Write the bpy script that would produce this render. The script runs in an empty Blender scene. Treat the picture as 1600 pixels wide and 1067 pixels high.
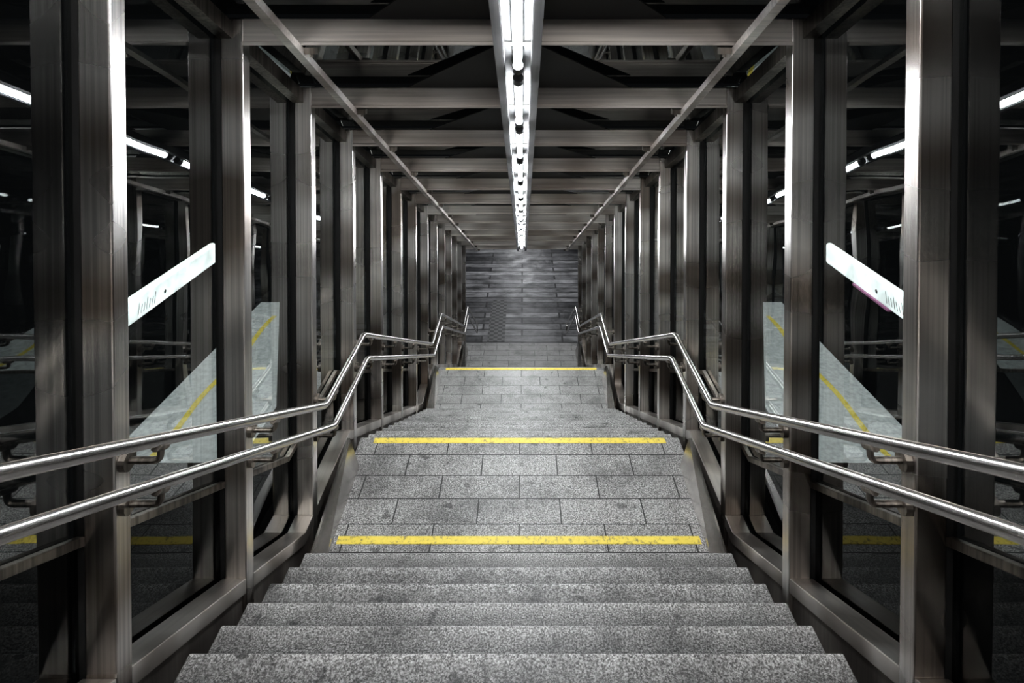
import bpy, bmesh, math, random
from mathutils import Vector
random.seed(4)
S = bpy.context.scene
COL = S.collection
H0 = 10.506            # camera height above the lowest floor
RISE, TREAD = 0.16, 0.30
def Z(h): return H0 - h
def roofh(y): return -1.5 + 0.43*y
ROOF_A = math.atan(0.43)
def YE(k): return 5.8 + 5.4*(k-1)
def HL(k): return 3.786 + 2.24*(k-1)
PPTS = [(4.6-8.4, 3.786-4.48)]
for k in (1,2,3): PPTS += [(YE(k)-1.2, HL(k)), (YE(k), HL(k))]
PPTS += [(YE(4)-1.2, HL(4)), (40, HL(4))]
def interp(pts, y):
    for a, b in zip(pts, pts[1:]):
        if a[0] <= y <= b[0]:
            return a[1] + (b[1]-a[1])*(y-a[0])/(b[0]-a[0])
    return pts[-1][1]
def P(y): return interp(PPTS, y)
def ppath(y0, y1):
    return [(y0, P(y0))] + [p for p in PPTS if y0+1e-4 < p[0] < y1-1e-4] + [(y1, P(y1))]

# ---------------------------------------------------------------- materials
def mat(name):
    m = bpy.data.materials.new(name); m.use_nodes = True
    nt = m.node_tree
    return m, nt, nt.nodes["Principled BSDF"]
def N(nt, t, **kw):
    n = nt.nodes.new(t)
    for k, v in kw.items():
        if k in n.inputs: n.inputs[k].default_value = v
        else: setattr(n, k, v)
    return n
def ramp(nt, src, stops):
    r = nt.nodes.new("ShaderNodeValToRGB")
    e = r.color_ramp.elements
    while len(e) < len(stops): e.new(0.5)
    for el, (p, c) in zip(e, stops):
        el.position = p
        el.color = (c, c, c, 1) if not isinstance(c, tuple) else (*c, 1)
    nt.links.new(src, r.inputs["Fac"])
    return r.outputs["Color"]
def mul(nt, a, b, fac=1.0, mode='MULTIPLY'):
    m = nt.nodes.new("ShaderNodeMix"); m.data_type = 'RGBA'; m.blend_type = mode
    m.inputs[0].default_value = fac
    for s, i in ((a, 6), (b, 7)):
        if isinstance(s, tuple): m.inputs[i].default_value = (*s, 1)
        else: nt.links.new(s, m.inputs[i])
    return m.outputs[2]
def coords(nt, scale=(1,1,1), loc=(0,0,0)):
    g = nt.nodes.new("ShaderNodeNewGeometry")
    mp = nt.nodes.new("ShaderNodeMapping"); mp.inputs["Scale"].default_value = scale
    mp.inputs["Location"].default_value = loc
    nt.links.new(g.outputs["Position"], mp.inputs["Vector"])
    return mp.outputs["Vector"]
def noise(nt, vec, scale, detail=4, rough=0.6):
    n = N(nt, "ShaderNodeTexNoise", Scale=scale, Detail=detail, Roughness=rough)
    nt.links.new(vec, n.inputs["Vector"]); return n.outputs["Fac"]
def bump(nt, bs, src, strength, dist):
    b = N(nt, "ShaderNodeBump", Strength=strength, Distance=dist)
    nt.links.new(src, b.inputs["Height"]); nt.links.new(b.outputs["Normal"], bs.inputs["Normal"])

def steel(name, c1, c2, r1, r2, bstr=0.25, patch=(2.0,2.0,1.2), streak=(45,45,1.2), metal=1.0, smin=0.55, det=4, lo=0.36, hi=0.62):
    """brushed steel: broad patches (patina, painted reflection bands on columns) times fine brushed streaks"""
    m, nt, bs = mat(name)
    bs.inputs["Metallic"].default_value = metal
    n1 = noise(nt, coords(nt, patch), 1.6, det, 0.4)
    col = ramp(nt, n1, [(lo, c1), (hi, c2)])
    if smin < 1:
        n2 = noise(nt, coords(nt, streak), 1.0, 2, 0.5)
        col = mul(nt, col, ramp(nt, n2, [(0.36, smin), (0.6, 1.0)]))
    nt.links.new(col, bs.inputs["Base Color"])
    if r1 != r2:
        n4 = noise(nt, coords(nt, tuple(p*1.3 for p in patch)), 1.1, 1, 0.4)
        nt.links.new(ramp(nt, n4, [(0.3, r1), (0.7, r2)]), bs.inputs["Roughness"])
    else: bs.inputs["Roughness"].default_value = r1
    if bstr:
        n3 = noise(nt, coords(nt, (0.5, 0.5, 1.5)), 1.5, 0)
        bump(nt, bs, n3, bstr, 0.05)
    return m
M_COL = steel("brushed_column_steel", (0.30,0.26,0.23), (0.98,0.95,0.92), 0.25, 0.33, 0.4, (0.5,0.5,1.7), (70,70,0.4), 1.0, 0.7, 0, 0.30, 0.66)  # broad bands paint lamp reflections into the column colour, along with tarnish
M_BEAM = steel("beam_steel", (0.46,0.41,0.375), (0.92,0.88,0.84), 0.32, 0.4, 0.1, (0.7,1.5,1.5), (0.8,45,45), 0.85, 0.8, 1)
M_RAIL = steel("polished_rail_steel", (0.58,0.56,0.54), (0.70,0.68,0.66), 0.25, 0.25, 0.0, smin=1)
M_DARK = steel("dark_base_steel", (0.10,0.09,0.08), (0.32,0.29,0.26), 0.35, 0.5, 0.1)
M_SKIRT = steel("skirting_steel", (0.42,0.40,0.38), (0.70,0.67,0.64), 0.24, 0.24, 0.15, patch=(2,2,2), smin=0.88, det=0, metal=1.0)
M_SILL = steel("sill_steel", (0.38,0.345,0.315), (0.74,0.70,0.66), 0.32, 0.32, 0.0, smin=0.88, streak=(40,1.0,1.0), det=0, metal=0.95)
M_KICK = steel("kick_plate_steel", (0.18,0.16,0.15), (0.42,0.39,0.36), 0.35, 0.35, 0.1, smin=0.85, det=1, metal=0.9)
M_CHAN = steel("channel_steel", (0.13,0.13,0.135), (0.2,0.2,0.205), 0.4, 0.4, 0.0, smin=0.8, streak=(45,1.2,1.2), metal=0.6)

def granite(name, tiles=False):
    m, nt, bs = mat(name)
    v = coords(nt)
    f = noise(nt, v, 108, 3, 0.85)
    col = ramp(nt, f, [(0.40, (0.035,0.034,0.032)), (0.5, (0.225,0.22,0.213)), (0.62, (0.62,0.61,0.60))])
    st = noise(nt, v, 2.2, 6, 0.7)
    col = mul(nt, col, ramp(nt, st, [(0.34, 0.5), (0.52, 0.95), (1.0, 1.0)]))
    sp = noise(nt, v, 8, 3, 0.5)
    col = mul(nt, col, ramp(nt, sp, [(0.28, 0.4), (0.34, 1.0)]))
    if tiles:
        b = N(nt, "ShaderNodeTexBrick", Scale=1.0)
        b.inputs["Brick Width"].default_value = 0.66
        b.inputs["Row Height"].default_value = 0.2665
        b.inputs["Mortar Size"].default_value = 0.0055
        b.inputs["Color1"].default_value = (1,1,1,1); b.inputs["Color2"].default_value = (0.85,0.85,0.85,1)
        b.inputs["Mortar"].default_value = (0.03,0.03,0.03,1)
        nt.links.new(coords(nt, (1,1,1), (0,0.04,0)), b.inputs["Vector"])
        col = mul(nt, col, b.outputs["Color"])
    else:
        # occlusion shade painted toward each riser foot, paler worn nosings (one period per tread)
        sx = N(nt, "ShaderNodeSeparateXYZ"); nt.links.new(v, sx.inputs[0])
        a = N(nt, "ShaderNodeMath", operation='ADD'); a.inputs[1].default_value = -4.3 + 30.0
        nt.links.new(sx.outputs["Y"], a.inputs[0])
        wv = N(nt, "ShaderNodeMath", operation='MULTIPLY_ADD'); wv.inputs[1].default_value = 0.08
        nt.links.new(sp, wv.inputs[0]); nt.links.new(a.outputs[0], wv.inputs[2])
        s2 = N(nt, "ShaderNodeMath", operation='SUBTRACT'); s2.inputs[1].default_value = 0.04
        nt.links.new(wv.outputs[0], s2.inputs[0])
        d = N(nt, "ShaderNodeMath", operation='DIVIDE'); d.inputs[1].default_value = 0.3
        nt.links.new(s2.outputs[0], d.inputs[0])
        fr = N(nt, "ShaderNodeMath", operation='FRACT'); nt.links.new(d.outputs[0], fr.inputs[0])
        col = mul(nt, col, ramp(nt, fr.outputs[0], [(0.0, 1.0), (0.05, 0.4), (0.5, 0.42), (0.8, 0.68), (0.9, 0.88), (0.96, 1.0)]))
    nt.links.new(col, bs.inputs["Base Color"])
    bs.inputs["Roughness"].default_value = 0.5
    bump(nt, bs, f, 0.3, 0.005)
    return m
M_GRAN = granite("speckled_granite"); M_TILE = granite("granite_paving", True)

m, nt, bs = mat("dark_paving"); M_FLOOR = m
v = coords(nt)
b = N(nt, "ShaderNodeTexBrick", Scale=1.0)
b.inputs["Brick Width"].default_value = 2.8; b.inputs["Row Height"].default_value = 0.46
b.inputs["Mortar Size"].default_value = 0.035
b.inputs["Color1"].default_value = (0.36,0.36,0.37,1); b.inputs["Color2"].default_value = (0.05,0.05,0.055,1)
b.inputs["Mortar"].default_value = (0.01,0.01,0.01,1); nt.links.new(v, b.inputs["Vector"])
col = mul(nt, b.outputs["Color"], ramp(nt, noise(nt, coords(nt,(0.7,1.6,1)), 1.3, 6, 0.7), [(0.38, 0.2), (0.62, 1.0)]))
nt.links.new(col, bs.inputs["Base Color"])
nt.links.new(ramp(nt, noise(nt, v, 1.5, 4, 0.6), [(0.35, 0.32), (0.65, 0.5)]), bs.inputs["Roughness"])
bump(nt, bs, noise(nt, v, 3, 2), 0.5, 0.03)

m, nt, bs = mat("worn_yellow_paint"); M_YEL = m
v = coords(nt)
nt.links.new(ramp(nt, noise(nt, v, 34, 5, 0.75), [(0.36, (0.22,0.18,0.06)), (0.46, (0.66,0.52,0.08)), (1, (0.78,0.65,0.15))]), bs.inputs["Base Color"])
bs.inputs["Roughness"].default_value = 0.6

m, nt, bs = mat("tactile_paving"); M_TACT = m
v = coords(nt)
w = N(nt, "ShaderNodeTexChecker", Scale=7.0); nt.links.new(v, w.inputs["Vector"])
w.inputs["Color1"].default_value = (0.02,0.02,0.02,1); w.inputs["Color2"].default_value = (0.10,0.10,0.10,1)
nt.links.new(w.outputs["Color"], bs.inputs["Base Color"]); bs.inputs["Roughness"].default_value = 0.5

def plain(name, c, r=0.5, metal=0.0, sc=8, lo=0.8):
    m, nt, bs = mat(name)
    nt.links.new(ramp(nt, noise(nt, coords(nt), sc, 4), [(0.3, tuple(x*lo for x in c)), (0.7, c)]), bs.inputs["Base Color"])
    bs.inputs["Roughness"].default_value = r; bs.inputs["Metallic"].default_value = metal
    return m
M_GASK = plain("black_rubber", (0.012,0.012,0.012), 0.4)
M_BLACK = plain("black_paint", (0.01,0.01,0.012), 0.4)
M_SHADOW = plain("shadow_black", (0.012,0.012,0.013), 0.6)  # near-black for the plates that stand in for roof shadow
M_TROUGH = plain("dark_trough_paint", (0.003,0.0032,0.0035), 0.7)
M_CAP = plain("grey_lamp_holder", (0.015,0.015,0.016), 0.5)
M_PLAT = plain("platform_concrete", (0.6,0.61,0.62), 0.5, 0, 14.0, 0.55)
M_TRACK = plain("dark_concrete", (0.02,0.02,0.022), 0.8)  # near-black sides below the pale platform top

def glass(name, tint, base, gain, wob, pw=3.5):
    m = bpy.data.materials.new(name); m.use_nodes = True; nt = m.node_tree; nt.nodes.clear()
    out = nt.nodes.new("ShaderNodeOutputMaterial")
    tr = nt.nodes.new("ShaderNodeBsdfTransparent"); tr.inputs[0].default_value = (*tint, 1)
    gl = nt.nodes.new("ShaderNodeBsdfGlossy"); gl.inputs["Roughness"].default_value = 0.008
    gl.inputs["Color"].default_value = (0.95,0.98,0.97,1)
    lw = nt.nodes.new("ShaderNodeLayerWeight"); lw.inputs["Blend"].default_value = 0.5
    p = N(nt, "ShaderNodeMath", operation='POWER'); p.inputs[1].default_value = pw
    nt.links.new(lw.outputs["Facing"], p.inputs[0])
    ma = N(nt, "ShaderNodeMath", operation='MULTIPLY_ADD'); ma.use_clamp = True
    ma.inputs[1].default_value = gain; ma.inputs[2].default_value = base
    nt.links.new(p.outputs[0], ma.inputs[0])
    mx = nt.nodes.new("ShaderNodeMixShader")
    nt.links.new(ma.outputs[0], mx.inputs[0]); nt.links.new(tr.outputs[0], mx.inputs[1]); nt.links.new(gl.outputs[0], mx.inputs[2])
    nt.links.new(mx.outputs[0], out.inputs["Surface"])
    bp = N(nt, "ShaderNodeBump", Strength=wob, Distance=0.02)
    nt.links.new(noise(nt, coords(nt), 1.6, 1), bp.inputs["Height"])
    nt.links.new(bp.outputs["Normal"], gl.inputs["Normal"])
    return m
M_GLASS = glass("dark_glazing", (0.80,0.85,0.84), 0.08, 1.1, 0.12, 2.7)
M_LOWG = glass("dark_kick_glass", (0.12,0.13,0.13), 0.012, 0.35, 0.1, 3.5)
M_ROOFG = glass("roof_glazing", (0.3,0.32,0.32), 0.14, 0.5, 0.015)

def emis(name, c, s, var=False):
    m, nt, bs = mat(name)
    bs.inputs["Base Color"].default_value = (*c, 1)
    bs.inputs["Emission Color"].default_value = (*c, 1); bs.inputs["Emission Strength"].default_value = s
    if var:
        nt.links.new(ramp(nt, noise(nt, coords(nt), 2.5, 2), [(0.35, tuple(x*0.5 for x in c)), (0.6, c)]), bs.inputs["Emission Color"])
    return m
M_TUBE = emis("lit_fluorescent_tube", (0.94,0.97,1.0), 170)
M_SIGN = emis("lit_sign_face", (0.90,0.94,0.94), 1.2, True)
M_PINK = emis("pink_sign_edge", (0.40,0.16,0.3), 0.1)

# ---------------------------------------------------------------- mesh helpers
def mk(name, bm, mats, loc=(0,0,0), parent=None, smooth=False, **props):
    bmesh.ops.recalc_face_normals(bm, faces=bm.faces)
    me = bpy.data.meshes.new(name); bm.to_mesh(me); bm.free()
    for mm in (mats if isinstance(mats, (list, tuple)) else [mats]): me.materials.append(mm)
    if smooth:
        for p in me.polygons: p.use_smooth = True
    o = bpy.data.objects.new(name, me); COL.objects.link(o)
    o.location = loc
    if parent: o.parent = parent
    for k, v in props.items(): o[k] = v
    return o
def add_box(bm, x0,x1,y0,y1,z0,z1, mi=0):
    vs = [bm.verts.new((x,y,z)) for x in (x0,x1) for y in (y0,y1) for z in (z0,z1)]
    for f in ((0,1,3,2),(4,6,7,5),(0,4,5,1),(2,3,7,6),(0,2,6,4),(1,5,7,3)):
        fc = bm.faces.new([vs[i] for i in f]); fc.material_index = mi
    return vs
def prism_x(bm, poly, x0, x1, mi=0):
    a = [bm.verts.new((x0,y,z)) for y,z in poly]; b = [bm.verts.new((x1,y,z)) for y,z in poly]
    fs = [bm.faces.new(a), bm.faces.new(list(reversed(b)))]
    n = len(poly)
    for i in range(n): fs.append(bm.faces.new((a[i], b[i], b[(i+1)%n], a[(i+1)%n])))
    for f in fs: f.material_index = mi
def recenter(o):
    me = o.data
    xs=[v.co.x for v in me.vertices]; ys=[v.co.y for v in me.vertices]; zs=[v.co.z for v in me.vertices]
    c = Vector(((min(xs)+max(xs))/2, (min(ys)+max(ys))/2, min(zs)))
    for v in me.vertices: v.co -= c
    o.location = o.location + c
    return o
def bevel(o, w, seg=2):
    md = o.modifiers.new("bevel", 'BEVEL'); md.width = w; md.segments = seg; md.limit_method = 'ANGLE'
def empty(name, loc, **props):
    o = bpy.data.objects.new(name, None); o.empty_display_size = 0.2; COL.objects.link(o); o.location = loc
    for k, v in props.items(): o[k] = v
    return o
def child_local(o, parent):
    o.parent = parent; o.location = o.location - parent.location
def fillet(pts, r, n=5):
    out = [pts[0]]
    for a, b, c in zip(pts, pts[1:], pts[2:]):
        d1 = (a-b); d2 = (c-b); rr = min(r, d1.length*0.45, d2.length*0.45)
        p = b + d1.normalized()*rr; q = b + d2.normalized()*rr
        for i in range(n+1):
            t = i/n; out.append(p*(1-t)**2 + b*2*t*(1-t) + q*t*t)
    out.append(pts[-1]); return out
def add_tube(bm, pts, r, seg=14):
    rings = []; n = len(pts); up = None
    for i in range(n):
        t = (pts[min(i+1,n-1)] - pts[max(i-1,0)]).normalized()
        if up is None:
            up = Vector((1,0,0)) if abs(t.x) < 0.9 else Vector((0,0,1))
        u = (up - t*up.dot(t)).normalized(); up = u; w = t.cross(u)
        rings.append([bm.verts.new(pts[i] + (u*math.cos(a)+w*math.sin(a))*r) for a in (2*math.pi*j/seg for j in range(seg))])
    for A, B in zip(rings, rings[1:]):
        for j in range(seg): bm.faces.new((A[j], A[(j+1)%seg], B[(j+1)%seg], B[j]))
    bm.faces.new(rings[0][::-1]); bm.faces.new(rings[-1])

# ---------------------------------------------------------------- stairs
def step_mesh(y0, y1, h):
    bm = bmesh.new()
    add_box(bm, -1.5, 1.5, y0, y1, Z(h)-0.30, Z(h))
    return bm
def flight(k, nos, hl):
    par = empty("stair_flight", (0, nos[0], Z(hl[-1])-0.3), label="flight of speckled grey granite steps between steel side walls", category="stairs", group="granite stair flights")
    for y, h in zip(nos, hl):
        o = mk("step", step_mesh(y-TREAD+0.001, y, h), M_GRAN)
        recenter(o); child_local(o, par); bevel(o, 0.009)
    return par
nos = [4.3 - 0.3*i for i in range(14)][::-1]; hs = [3.626 - RISE*i for i in range(14)][::-1]
flight(0, nos, hs)
for k in (1,2,3):
    flight(k, [YE(k)+0.3*j for j in range(1,14)], [HL(k)+RISE*j for j in range(1,14)])
for k in (1,2,3):
    bm = bmesh.new(); add_box(bm, -1.5, 1.5, YE(k)-1.5+0.001, YE(k), Z(HL(k))-0.25, Z(HL(k)))
    lab = {1:"granite paved stair landing with two yellow edge strips", 2:"granite paved stair landing with one yellow edge strip", 3:"plain grey granite paved stair landing"}[k]
    L = mk("stair_landing", bm, M_TILE, label=lab, category="landing", group="stair landings"); recenter(L); bevel(L, 0.007)
    strips = {1:[YE(1)-1.235, YE(1)-0.085], 2:[YE(2)-0.085], 3:[]}[k]
    for y in strips:
        bm = bmesh.new(); add_box(bm, -1.365, 1.365, y, y+0.072, Z(HL(k)), Z(HL(k))+0.003)
        o = mk("warning_strip", bm, M_YEL, label="worn yellow painted edge strip"); recenter(o); child_local(o, L)
    for s in (-1, 1):
        y0, y1 = YE(k)-1.38, YE(k)-0.40
        zf = Z(HL(k)) + 0.004
        bm = bmesh.new()
        A = [bm.verts.new((s*1.39, y0, zf)), bm.verts.new((s*1.50, y0, zf+0.02)), bm.verts.new((s*1.515, y0, zf))]
        B = [bm.verts.new((s*1.41, y1, zf)), bm.verts.new((s*1.49, y1, zf+0.25)), bm.verts.new((s*1.515, y1, zf+0.25)), bm.verts.new((s*1.515, y1, zf))]
        C = [bm.verts.new((s*1.515, y0, zf+0.02))]
        bm.faces.new((A[0], A[1], B[1])); bm.faces.new((A[0], B[1], B[0]))
        bm.faces.new((A[1], C[0], B[2], B[1])); bm.faces.new((C[0], A[2], B[3], B[2]))
        bm.faces.new((A[0], A[2], C[0], A[1])); bm.faces.new(B); bm.faces.new((A[0], B[0], B[3], A[2]))
        o = mk("skirting_plate", bm, M_SKIRT, label="flat sloping stainless steel skirting plate beside the landing", category="skirting", group="landing skirting plates")
        recenter(o)

# ---------------------------------------------------------------- columns, beams, glazing
YS = [1.29 + 1.16*i for i in range(15)]
CD = 0.10
tn = 0; wn = 0
for s in (-1, 1):
    for i, y in enumerate(YS):
        top = Z(roofh(y) - 0.16); bot = Z(P(y+CD/2) + 0.36)
        xa, xb = sorted((s*1.60, s*1.73))
        bm = bmesh.new(); add_box(bm, xa, xb, y, y+CD, bot, top)
        c = mk("steel_column", bm, M_COL, label="brushed stainless steel box column of the glazed side wall", category="column", group="stainless wall columns")
        recenter(c); bevel(c, 0.008)
        xa, xb = sorted((s*1.731, s*1.775))
        bm = bmesh.new(); add_box(bm, xa, xb, y+0.01, y+CD-0.01, bot+0.1, top)
        g = mk("gasket", bm, M_GASK, label="black rubber glazing gasket"); recenter(g); child_local(g, c)
    for i in range(len(YS)-1):
        y0, y1 = YS[i]+CD, YS[i+1]
        pp = ppath(y0, y1)
        def band(dt, db, x0, x1, m, nm, bv=0.004, **kw):
            bm = bmesh.new()
            poly = [(y, Z(h+dt)) for y, h in pp] + [(y, Z(h+db)) for y, h in reversed(pp)]
            xa, xb = sorted((s*x0, s*x1)); prism_x(bm, poly, xa, xb)
            o = mk(nm, bm, m, **kw); recenter(o)
            if bv: bevel(o, bv)
            return o
        tn += 1
        band(-0.06, 0.03, 1.603, 1.74, M_SILL, "trim_%d" % tn, kind="structure", label="stainless sill rail under the glazing")
        tn += 1
        band(0.031, 0.42, 1.625, 1.65, M_KICK, "trim_%d" % tn, kind="structure", label="steel kick plate below the sill rail")
        tn += 1
        band(-0.64, -0.60, 1.72, 1.755, M_DARK, "trim_%d" % tn, kind="structure", label="thin steel transom across the glazing")
        tn += 1
        bm = bmesh.new()
        poly = [(y0, Z(roofh(y0)-0.04)), (y1, Z(roofh(y1)-0.04)), (y1, Z(roofh(y1)-0.14)), (y0, Z(roofh(y0)-0.14))]
        xa, xb = sorted((s*1.66, s*1.74)); prism_x(bm, poly, xa, xb)
        o = mk("trim_%d" % tn, bm, M_DARK, kind="structure", label="steel head rail above the glazing"); recenter(o)
        wn += 1
        bm = bmesh.new()
        a, b_ = YS[i]+CD/2, YS[i+1]+CD/2
        q = ppath(a, b_)
        mid = [bm.verts.new((s*1.76, y, Z(h-0.62))) for y, h in q]
        low = [bm.verts.new((s*1.76, y, Z(h-0.04))) for y, h in q]
        up = [bm.verts.new((s*1.76, y, Z(roofh(y)-0.15))) for y in (b_, a)]
        bm.faces.new(mid + up)
        f = bm.faces.new(low + mid[::-1]); f.material_index = 1
        o = mk("window_%d" % wn, bm, [M_GLASS, M_LOWG], kind="structure", label="tall dark reflective glass pane over a darker lower pane"); recenter(o)

for s in (-1, 1):
    bm = bmesh.new()
    pts = ppath(0.3, 20.4)
    poly = [(y, Z(h+0.33)) for y, h in pts] + [(y, Z(h+0.36)) for y, h in reversed(pts)]
    xa, xb = sorted((s*1.502, s*1.66)); prism_x(bm, poly, xa, xb)
    tn += 1
    o = mk("trim_%d" % tn, bm, M_DARK, kind="structure", label="dark steel gutter beside the steps"); recenter(o)

# roof beams : one mesh, copied
bm = bmesh.new()
prof = [(-0.012,0),(0.13,0),(0.13,0.022),(0.11,0.022),(0.11,0.155),(0.01,0.155),(0.01,0.022),(-0.012,0.022)]
prism_x(bm, prof, -1.6, 1.6)
beam0 = mk("roof_beam", bm, M_BEAM, label="stainless steel cross beam under the glass roof", category="beam", group="roof cross beams")
bevel(beam0, 0.004)
beams = [beam0]
for y in YS[1:]:
    o = beam0.copy(); COL.objects.link(o); beams.append(o)
for o, y in zip(beams, YS): o.location = (0, y, Z(roofh(y)))

# black triangular plates added as roof shadow between light trough and each beam
for s in (-1, 1):
    g0 = None
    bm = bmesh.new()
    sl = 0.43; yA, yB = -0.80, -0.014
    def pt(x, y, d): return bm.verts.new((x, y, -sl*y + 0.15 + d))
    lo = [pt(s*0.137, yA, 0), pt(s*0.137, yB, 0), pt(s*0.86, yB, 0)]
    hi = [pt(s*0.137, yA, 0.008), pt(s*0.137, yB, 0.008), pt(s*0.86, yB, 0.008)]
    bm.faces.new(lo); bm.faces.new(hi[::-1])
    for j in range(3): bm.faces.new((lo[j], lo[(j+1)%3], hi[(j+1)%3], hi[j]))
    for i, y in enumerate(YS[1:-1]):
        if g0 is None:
            g0 = mk("shadow_triangle", bm, M_SHADOW, label="black triangle standing in for shadow between beam and light trough", category="shadow triangle", group="roof shadow triangles"); o = g0
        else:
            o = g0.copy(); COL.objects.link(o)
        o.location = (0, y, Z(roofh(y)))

def sloped(bm, x0, x1, d0, d1, y0, y1, mi=0):
    prism_x(bm, [(y0, Z(roofh(y0)+d0)), (y1, Z(roofh(y1)+d0)), (y1, Z(roofh(y1)+d1)), (y0, Z(roofh(y0)+d1))], x0, x1, mi)
for s in (-1, 1):
    bm = bmesh.new()
    xa, xb = sorted((s*1.255, s*1.263)); sloped(bm, xa, xb, 0.002, 0.05, 0.9, 17.6)
    xa, xb = sorted((s*1.263, s*1.30)); sloped(bm, xa, xb, 0.042, 0.05, 0.9, 17.6)
    xa, xb = sorted((s*1.30, s*1.308)); sloped(bm, xa, xb, 0.02, 0.05, 0.9, 17.6)
    par = mk("roof_rail", bm, M_BEAM, label="long stainless channel rail running down under the cross beams", category="rail", group="long roof rails")
    recenter(par)
    for y in YS:
        bm = bmesh.new(); xa, xb = sorted((s*1.19, s*1.253)); yy = y+0.03
        add_box(bm, xa, xb, yy, yy+0.06, Z(roofh(yy)+0.04), Z(roofh(yy)-0.0))
        bmesh.ops.create_cone(bm, cap_ends=True, segments=6, radius1=0.012, radius2=0.012, depth=0.02)
        bm.verts.ensure_lookup_table()
        for v_ in bm.verts[-12:]: v_.co += Vector((s*1.22, yy+0.03, Z(roofh(yy)+0.048)))
        o = mk("clip", bm, M_DARK); recenter(o); child_local(o, par)

# light channel
bm = bmesh.new()
y0, y1 = -1.0, 17.6
for s in (-1, 1):
    xa, xb = sorted((s*0.085, s*0.095)); sloped(bm, xa, xb, -0.03, 0.05, y0, y1)
    xa, xb = sorted((s*0.095, s*0.135)); sloped(bm, xa, xb, 0.042, 0.05, y0, y1)
    xa, xb = sorted((s*0.127, s*0.135)); sloped(bm, xa, xb, -0.001, 0.042, y0, y1)
    xa, xb = sorted((s*0.080, s*0.0849)); sloped(bm, xa, xb, -0.022, 0.046, y0, y1, 1)
sloped(bm, -0.085, 0.085, -0.03, -0.022, y0, y1, 1)
o = mk("light_channel", bm, [M_CHAN, M_TROUGH], label="long steel lighting trough down the middle of the roof", category="light trough"); recenter(o)
L = 1.16/math.cos(ROOF_A)
fx = empty("fluorescent_light", (0,0,0), label="lit white fluorescent batten light in the roof trough", category="light", group="fluorescent lights")
bm = bmesh.new(); add_box(bm, -0.03, 0.03, 0.03, L-0.03, 0.0, 0.02)
b0 = mk("housing", bm, M_TROUGH, parent=fx)
bm = bmesh.new(); add_tube(bm, [Vector((0,0.16,-0.042)), Vector((0,L-0.16,-0.042))], 0.022)
t0 = mk("tube", bm, M_TUBE, parent=fx, smooth=True)
caps = []
for yy in (0.07, L-0.16):
    bm = bmesh.new(); add_tube(bm, [Vector((0,yy,-0.042)), Vector((0,yy+0.09,-0.042))], 0.034, 16); add_box(bm, -0.02, 0.02, yy+0.01, yy+0.06, -0.04, 0.0)
    o = mk("end_cap", bm, M_CAP, parent=fx); caps.append(o)
fixtures = [fx]
for i in range(1, 15):
    e = fx.copy(); COL.objects.link(e); fixtures.append(e)
    for c in [b0, t0] + caps:
        d = c.copy(); COL.objects.link(d); d.parent = e
for i, e in enumerate(fixtures):
    y = 1.63 + 1.16*(i-2)
    e.location = (0, y, Z(roofh(y) - 0.0)); e.rotation_euler = (-ROOF_A, 0, 0)

# glass roof: one pane per bay, each laid at a slightly flatter pitch than the frame
bm = bmesh.new()
edges = [-1.03, 0.13] + YS
for a, b_ in zip(edges, edges[1:]):
    a += 0.06; b_ += 0.06
    ym = (a+b_)/2; hm = roofh(ym) - 0.19; sl = 0.395
    vs = [bm.verts.new((x, y, Z(hm + sl*(y-ym)))) for x, y in ((-1.76,a),(1.76,a),(1.76,b_),(-1.76,b_))]
    bm.faces.new(vs)
o = mk("ceiling", bm, M_ROOFG, kind="structure", label="sloping dark glass roof panes"); recenter(o)

# ---------------------------------------------------------------- handrails
def rail_pts(off, hh, a, b_, y_start=0.35):
    pts = []
    h1 = 3.786 - hh
    pts.append((y_start, h1 - 0.533*(4.6+off-y_start)))
    for k in (1,2,3):
        pts += [(YE(k)-1.2+a, HL(k)-hh), (YE(k)-0.1+b_, HL(k)-hh)]
    pts.append((19.9, HL(4)-hh-0.2))
    return pts
RU = rail_pts(0.0, 1.026, 0.0, 0.0); RL = rail_pts(0.2, 0.74, 0.2, 0.12)
for s in (-1, 1):
    par = empty("handrail", (s*1.445, 0.35, Z(RL[0][1])-1.0), label="double tubular stainless steel handrail bracketed to the columns", category="handrail", group="stair handrails")
    for nm, R in (("upper_rail", RU), ("lower_rail", RL)):
        pts = fillet([Vector((s*1.445, y, Z(h))) for y, h in R], 0.07)
        bm = bmesh.new(); add_tube(bm, pts, 0.0245, 24)
        o = mk(nm, bm, M_RAIL, smooth=True); recenter(o); child_local(o, par)
        for y in YS[:-1]:
            yc = y + CD/2; zr = Z(interp(R, yc))
            bm = bmesh.new()
            pth = fillet([Vector((s*1.597, yc, zr-0.085)), Vector((s*1.445, yc, zr-0.085)), Vector((s*1.445, yc, zr-0.018))], 0.04)
            add_tube(bm, pth, 0.014, 10)
            add_tube(bm, [Vector((s*1.5985, yc, zr-0.085)), Vector((s*1.57, yc, zr-0.085))], 0.042, 18)
            add_tube(bm, [Vector((s*1.445, yc-0.035, zr-0.024+0.018)), Vector((s*1.445, yc+0.035, zr-0.024-0.018))], 0.02, 10)
            o = mk("bracket", bm, M_DARK, smooth=False, label="dark steel wall bracket with round flange"); recenter(o); child_local(o, par)
    e0 = Vector((s*1.445, RU[-1][0], Z(RU[-1][1]))); e1 = Vector((s*1.445, RL[-1][0], Z(RL[-1][1])))
    bm = bmesh.new(); add_tube(bm, [e0, e1], 0.0215, 14)
    o = mk("end_post", bm, M_RAIL, smooth=True); recenter(o); child_local(o, par)

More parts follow.
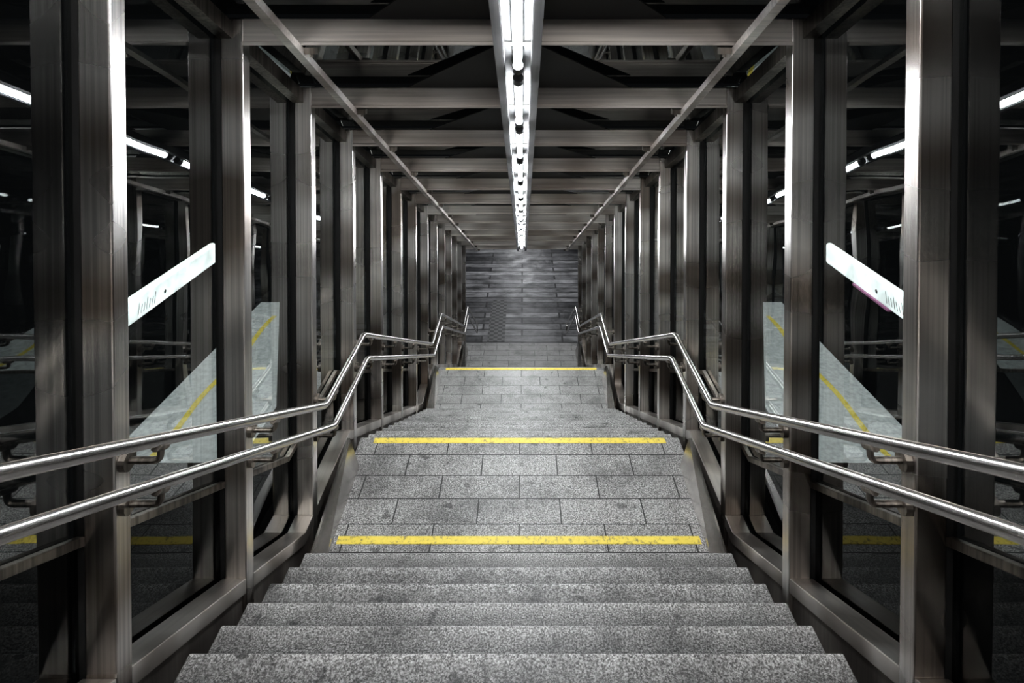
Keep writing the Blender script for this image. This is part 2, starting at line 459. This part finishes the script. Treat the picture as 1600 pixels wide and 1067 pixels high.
# ---------------------------------------------------------------- lower hall
bm = bmesh.new(); add_box(bm, -7, 7, YE(4)-1.5+0.002, 48, -0.2, 0)
o = mk("floor", bm, M_FLOOR, kind="structure", label="dark glossy stone paving of the lower hall"); recenter(o)
bm = bmesh.new(); add_box(bm, -1.2, -0.6, 21.2, 24.6, 0.0, 0.008)
o = mk("tactile_paving", bm, M_TACT, label="dark ribbed tactile paving strip set on the lower floor", category="tactile paving"); recenter(o)

# ---------------------------------------------------------------- outside platforms + signs
for s in (-1, 1):
    PY0, PY1 = 7.2, 11.6
    bm = bmesh.new()
    inner = [(s*3.3, PY0), (s*3.3, 8.3), (s*4.55, PY1)]
    outer = [(s*4.9, PY0), (s*4.9, PY1)]
    ring = inner + outer[::-1]
    tv = [bm.verts.new((x, y, Z(5.0))) for x, y in ring]; bv = [bm.verts.new((x, y, 0.0)) for x, y in ring]
    bm.faces.new(tv); f = bm.faces.new(bv[::-1]); f.material_index = 1
    for j in range(len(ring)):
        f = bm.faces.new((tv[j], tv[(j+1)%len(ring)], bv[(j+1)%len(ring)], bv[j])); f.material_index = 1
    pl = mk("station_platform", bm, [M_PLAT, M_TRACK], label="pale grey platform edge with a yellow safety line", category="platform", group="side platforms"); recenter(pl)
    bm = bmesh.new()
    x0 = 4.36
    n = 40; prev = None
    for i in range(n+1):
        y = PY0 + 0.02 + (11.0-PY0)*i/n; w_ = 0.03*math.sin(y*3.1)
        cur = [bm.verts.new((s*(x0+w_), y, Z(5.0)+0.004)), bm.verts.new((s*(x0+0.08+w_), y, Z(5.0)+0.004))]
        if prev: bm.faces.new((prev[0], prev[1], cur[1], cur[0]))
        prev = cur
    o = mk("safety_line", bm, M_YEL, label="yellow safety line"); recenter(o); child_local(o, pl)
    xa, xb = sorted((s*5.0, s*5.12))
    bm = bmesh.new(); add_box(bm, xa, xb, 7.85, 10.15, Z(3.72), Z(3.38))
    sg = mk("illuminated_sign", bm, M_SIGN, label="long white backlit direction sign beside the platform", category="sign", group="platform signs"); recenter(sg); bevel(sg, 0.05, 4)
    if s > 0:
        bm = bmesh.new(); add_box(bm, xa, xb, 8.4, 9.3, Z(3.75), Z(3.722)); o = mk("sign_edge", bm, M_PINK); recenter(o); child_local(o, sg)
    bm = bmesh.new()
    xf = s*4.995
    for i in range(7):
        y = 8.04 + 0.06*i; hh = 0.11 if i % 3 else 0.15
        vs = [bm.verts.new((xf, y, Z(3.64))), bm.verts.new((xf, y+0.012, Z(3.64))), bm.verts.new((xf, y+0.048, Z(3.64)+hh)), bm.verts.new((xf, y+0.036, Z(3.64)+hh))]
        bm.faces.new(vs)
    cc = [bm.verts.new((xf, 8.66+0.028*math.cos(a), Z(3.58)+0.028*math.sin(a))) for a in (2*math.pi*j/20 for j in range(20))]
    bm.faces.new(cc)
    o = mk("sign_lettering", bm, M_BLACK); recenter(o); child_local(o, sg)

# ---------------------------------------------------------------- lights
def area(name, loc, rot, sx, sy, e, c=(1,1,1)):
    l = bpy.data.lights.new(name, 'AREA'); l.shape = 'RECTANGLE'; l.size = sx; l.size_y = sy; l.energy = e; l.color = c
    o = bpy.data.objects.new(name, l); COL.objects.link(o); o.location = loc; o.rotation_euler = rot
    return o
area("hall_ceiling_light", (0, 27, 6.2), (0,0,0), 2.5, 8, 380, (0.95,0.97,1))
area("hall_far_light", (0, 41, 5.2), (0,0,0), 1.4, 5, 260, (0.95,0.97,1))
area("rear_fill_light", (0, -3.5, H0+2.9), (math.radians(50),0,0), 3.0, 1.2, 340, (1,0.96,0.92))  # unseen fill lamp added behind the camera to brighten columns and treads
for s in (-1, 1):
    area("platform_ceiling_light", (s*4.3, 10, Z(0.2)), (0,0,0), 0.2, 6, 230, (0.95,1,0.98))
w = bpy.data.worlds.new("dark_station"); S.world = w; w.use_nodes = True
w.node_tree.nodes["Background"].inputs[0].default_value = (0.5,0.55,0.6,1)
w.node_tree.nodes["Background"].inputs[1].default_value = 0.008

# ---------------------------------------------------------------- camera
cam = bpy.data.cameras.new("camera"); co = bpy.data.objects.new("camera", cam); COL.objects.link(co)
S.camera = co
F = 970.0; PITCH = math.radians(1.0)
cam.sensor_width = 36; cam.lens = F/1600*36
co.location = (0.03, 0, H0); co.rotation_euler = (math.pi/2 - PITCH, 0, 0)
yp = 50 + 7 + F*math.tan(PITCH)
cam.shift_y = -(533.5-yp)/1600; cam.shift_x = -17/1600
cam.clip_start = 0.05
S.view_settings.view_transform = 'Standard'
for lk in ('Medium High Contrast', 'Standard - Medium High Contrast'):
    try:
        S.view_settings.look = lk; print("LOOK", lk); break
    except Exception as ex: print(ex)
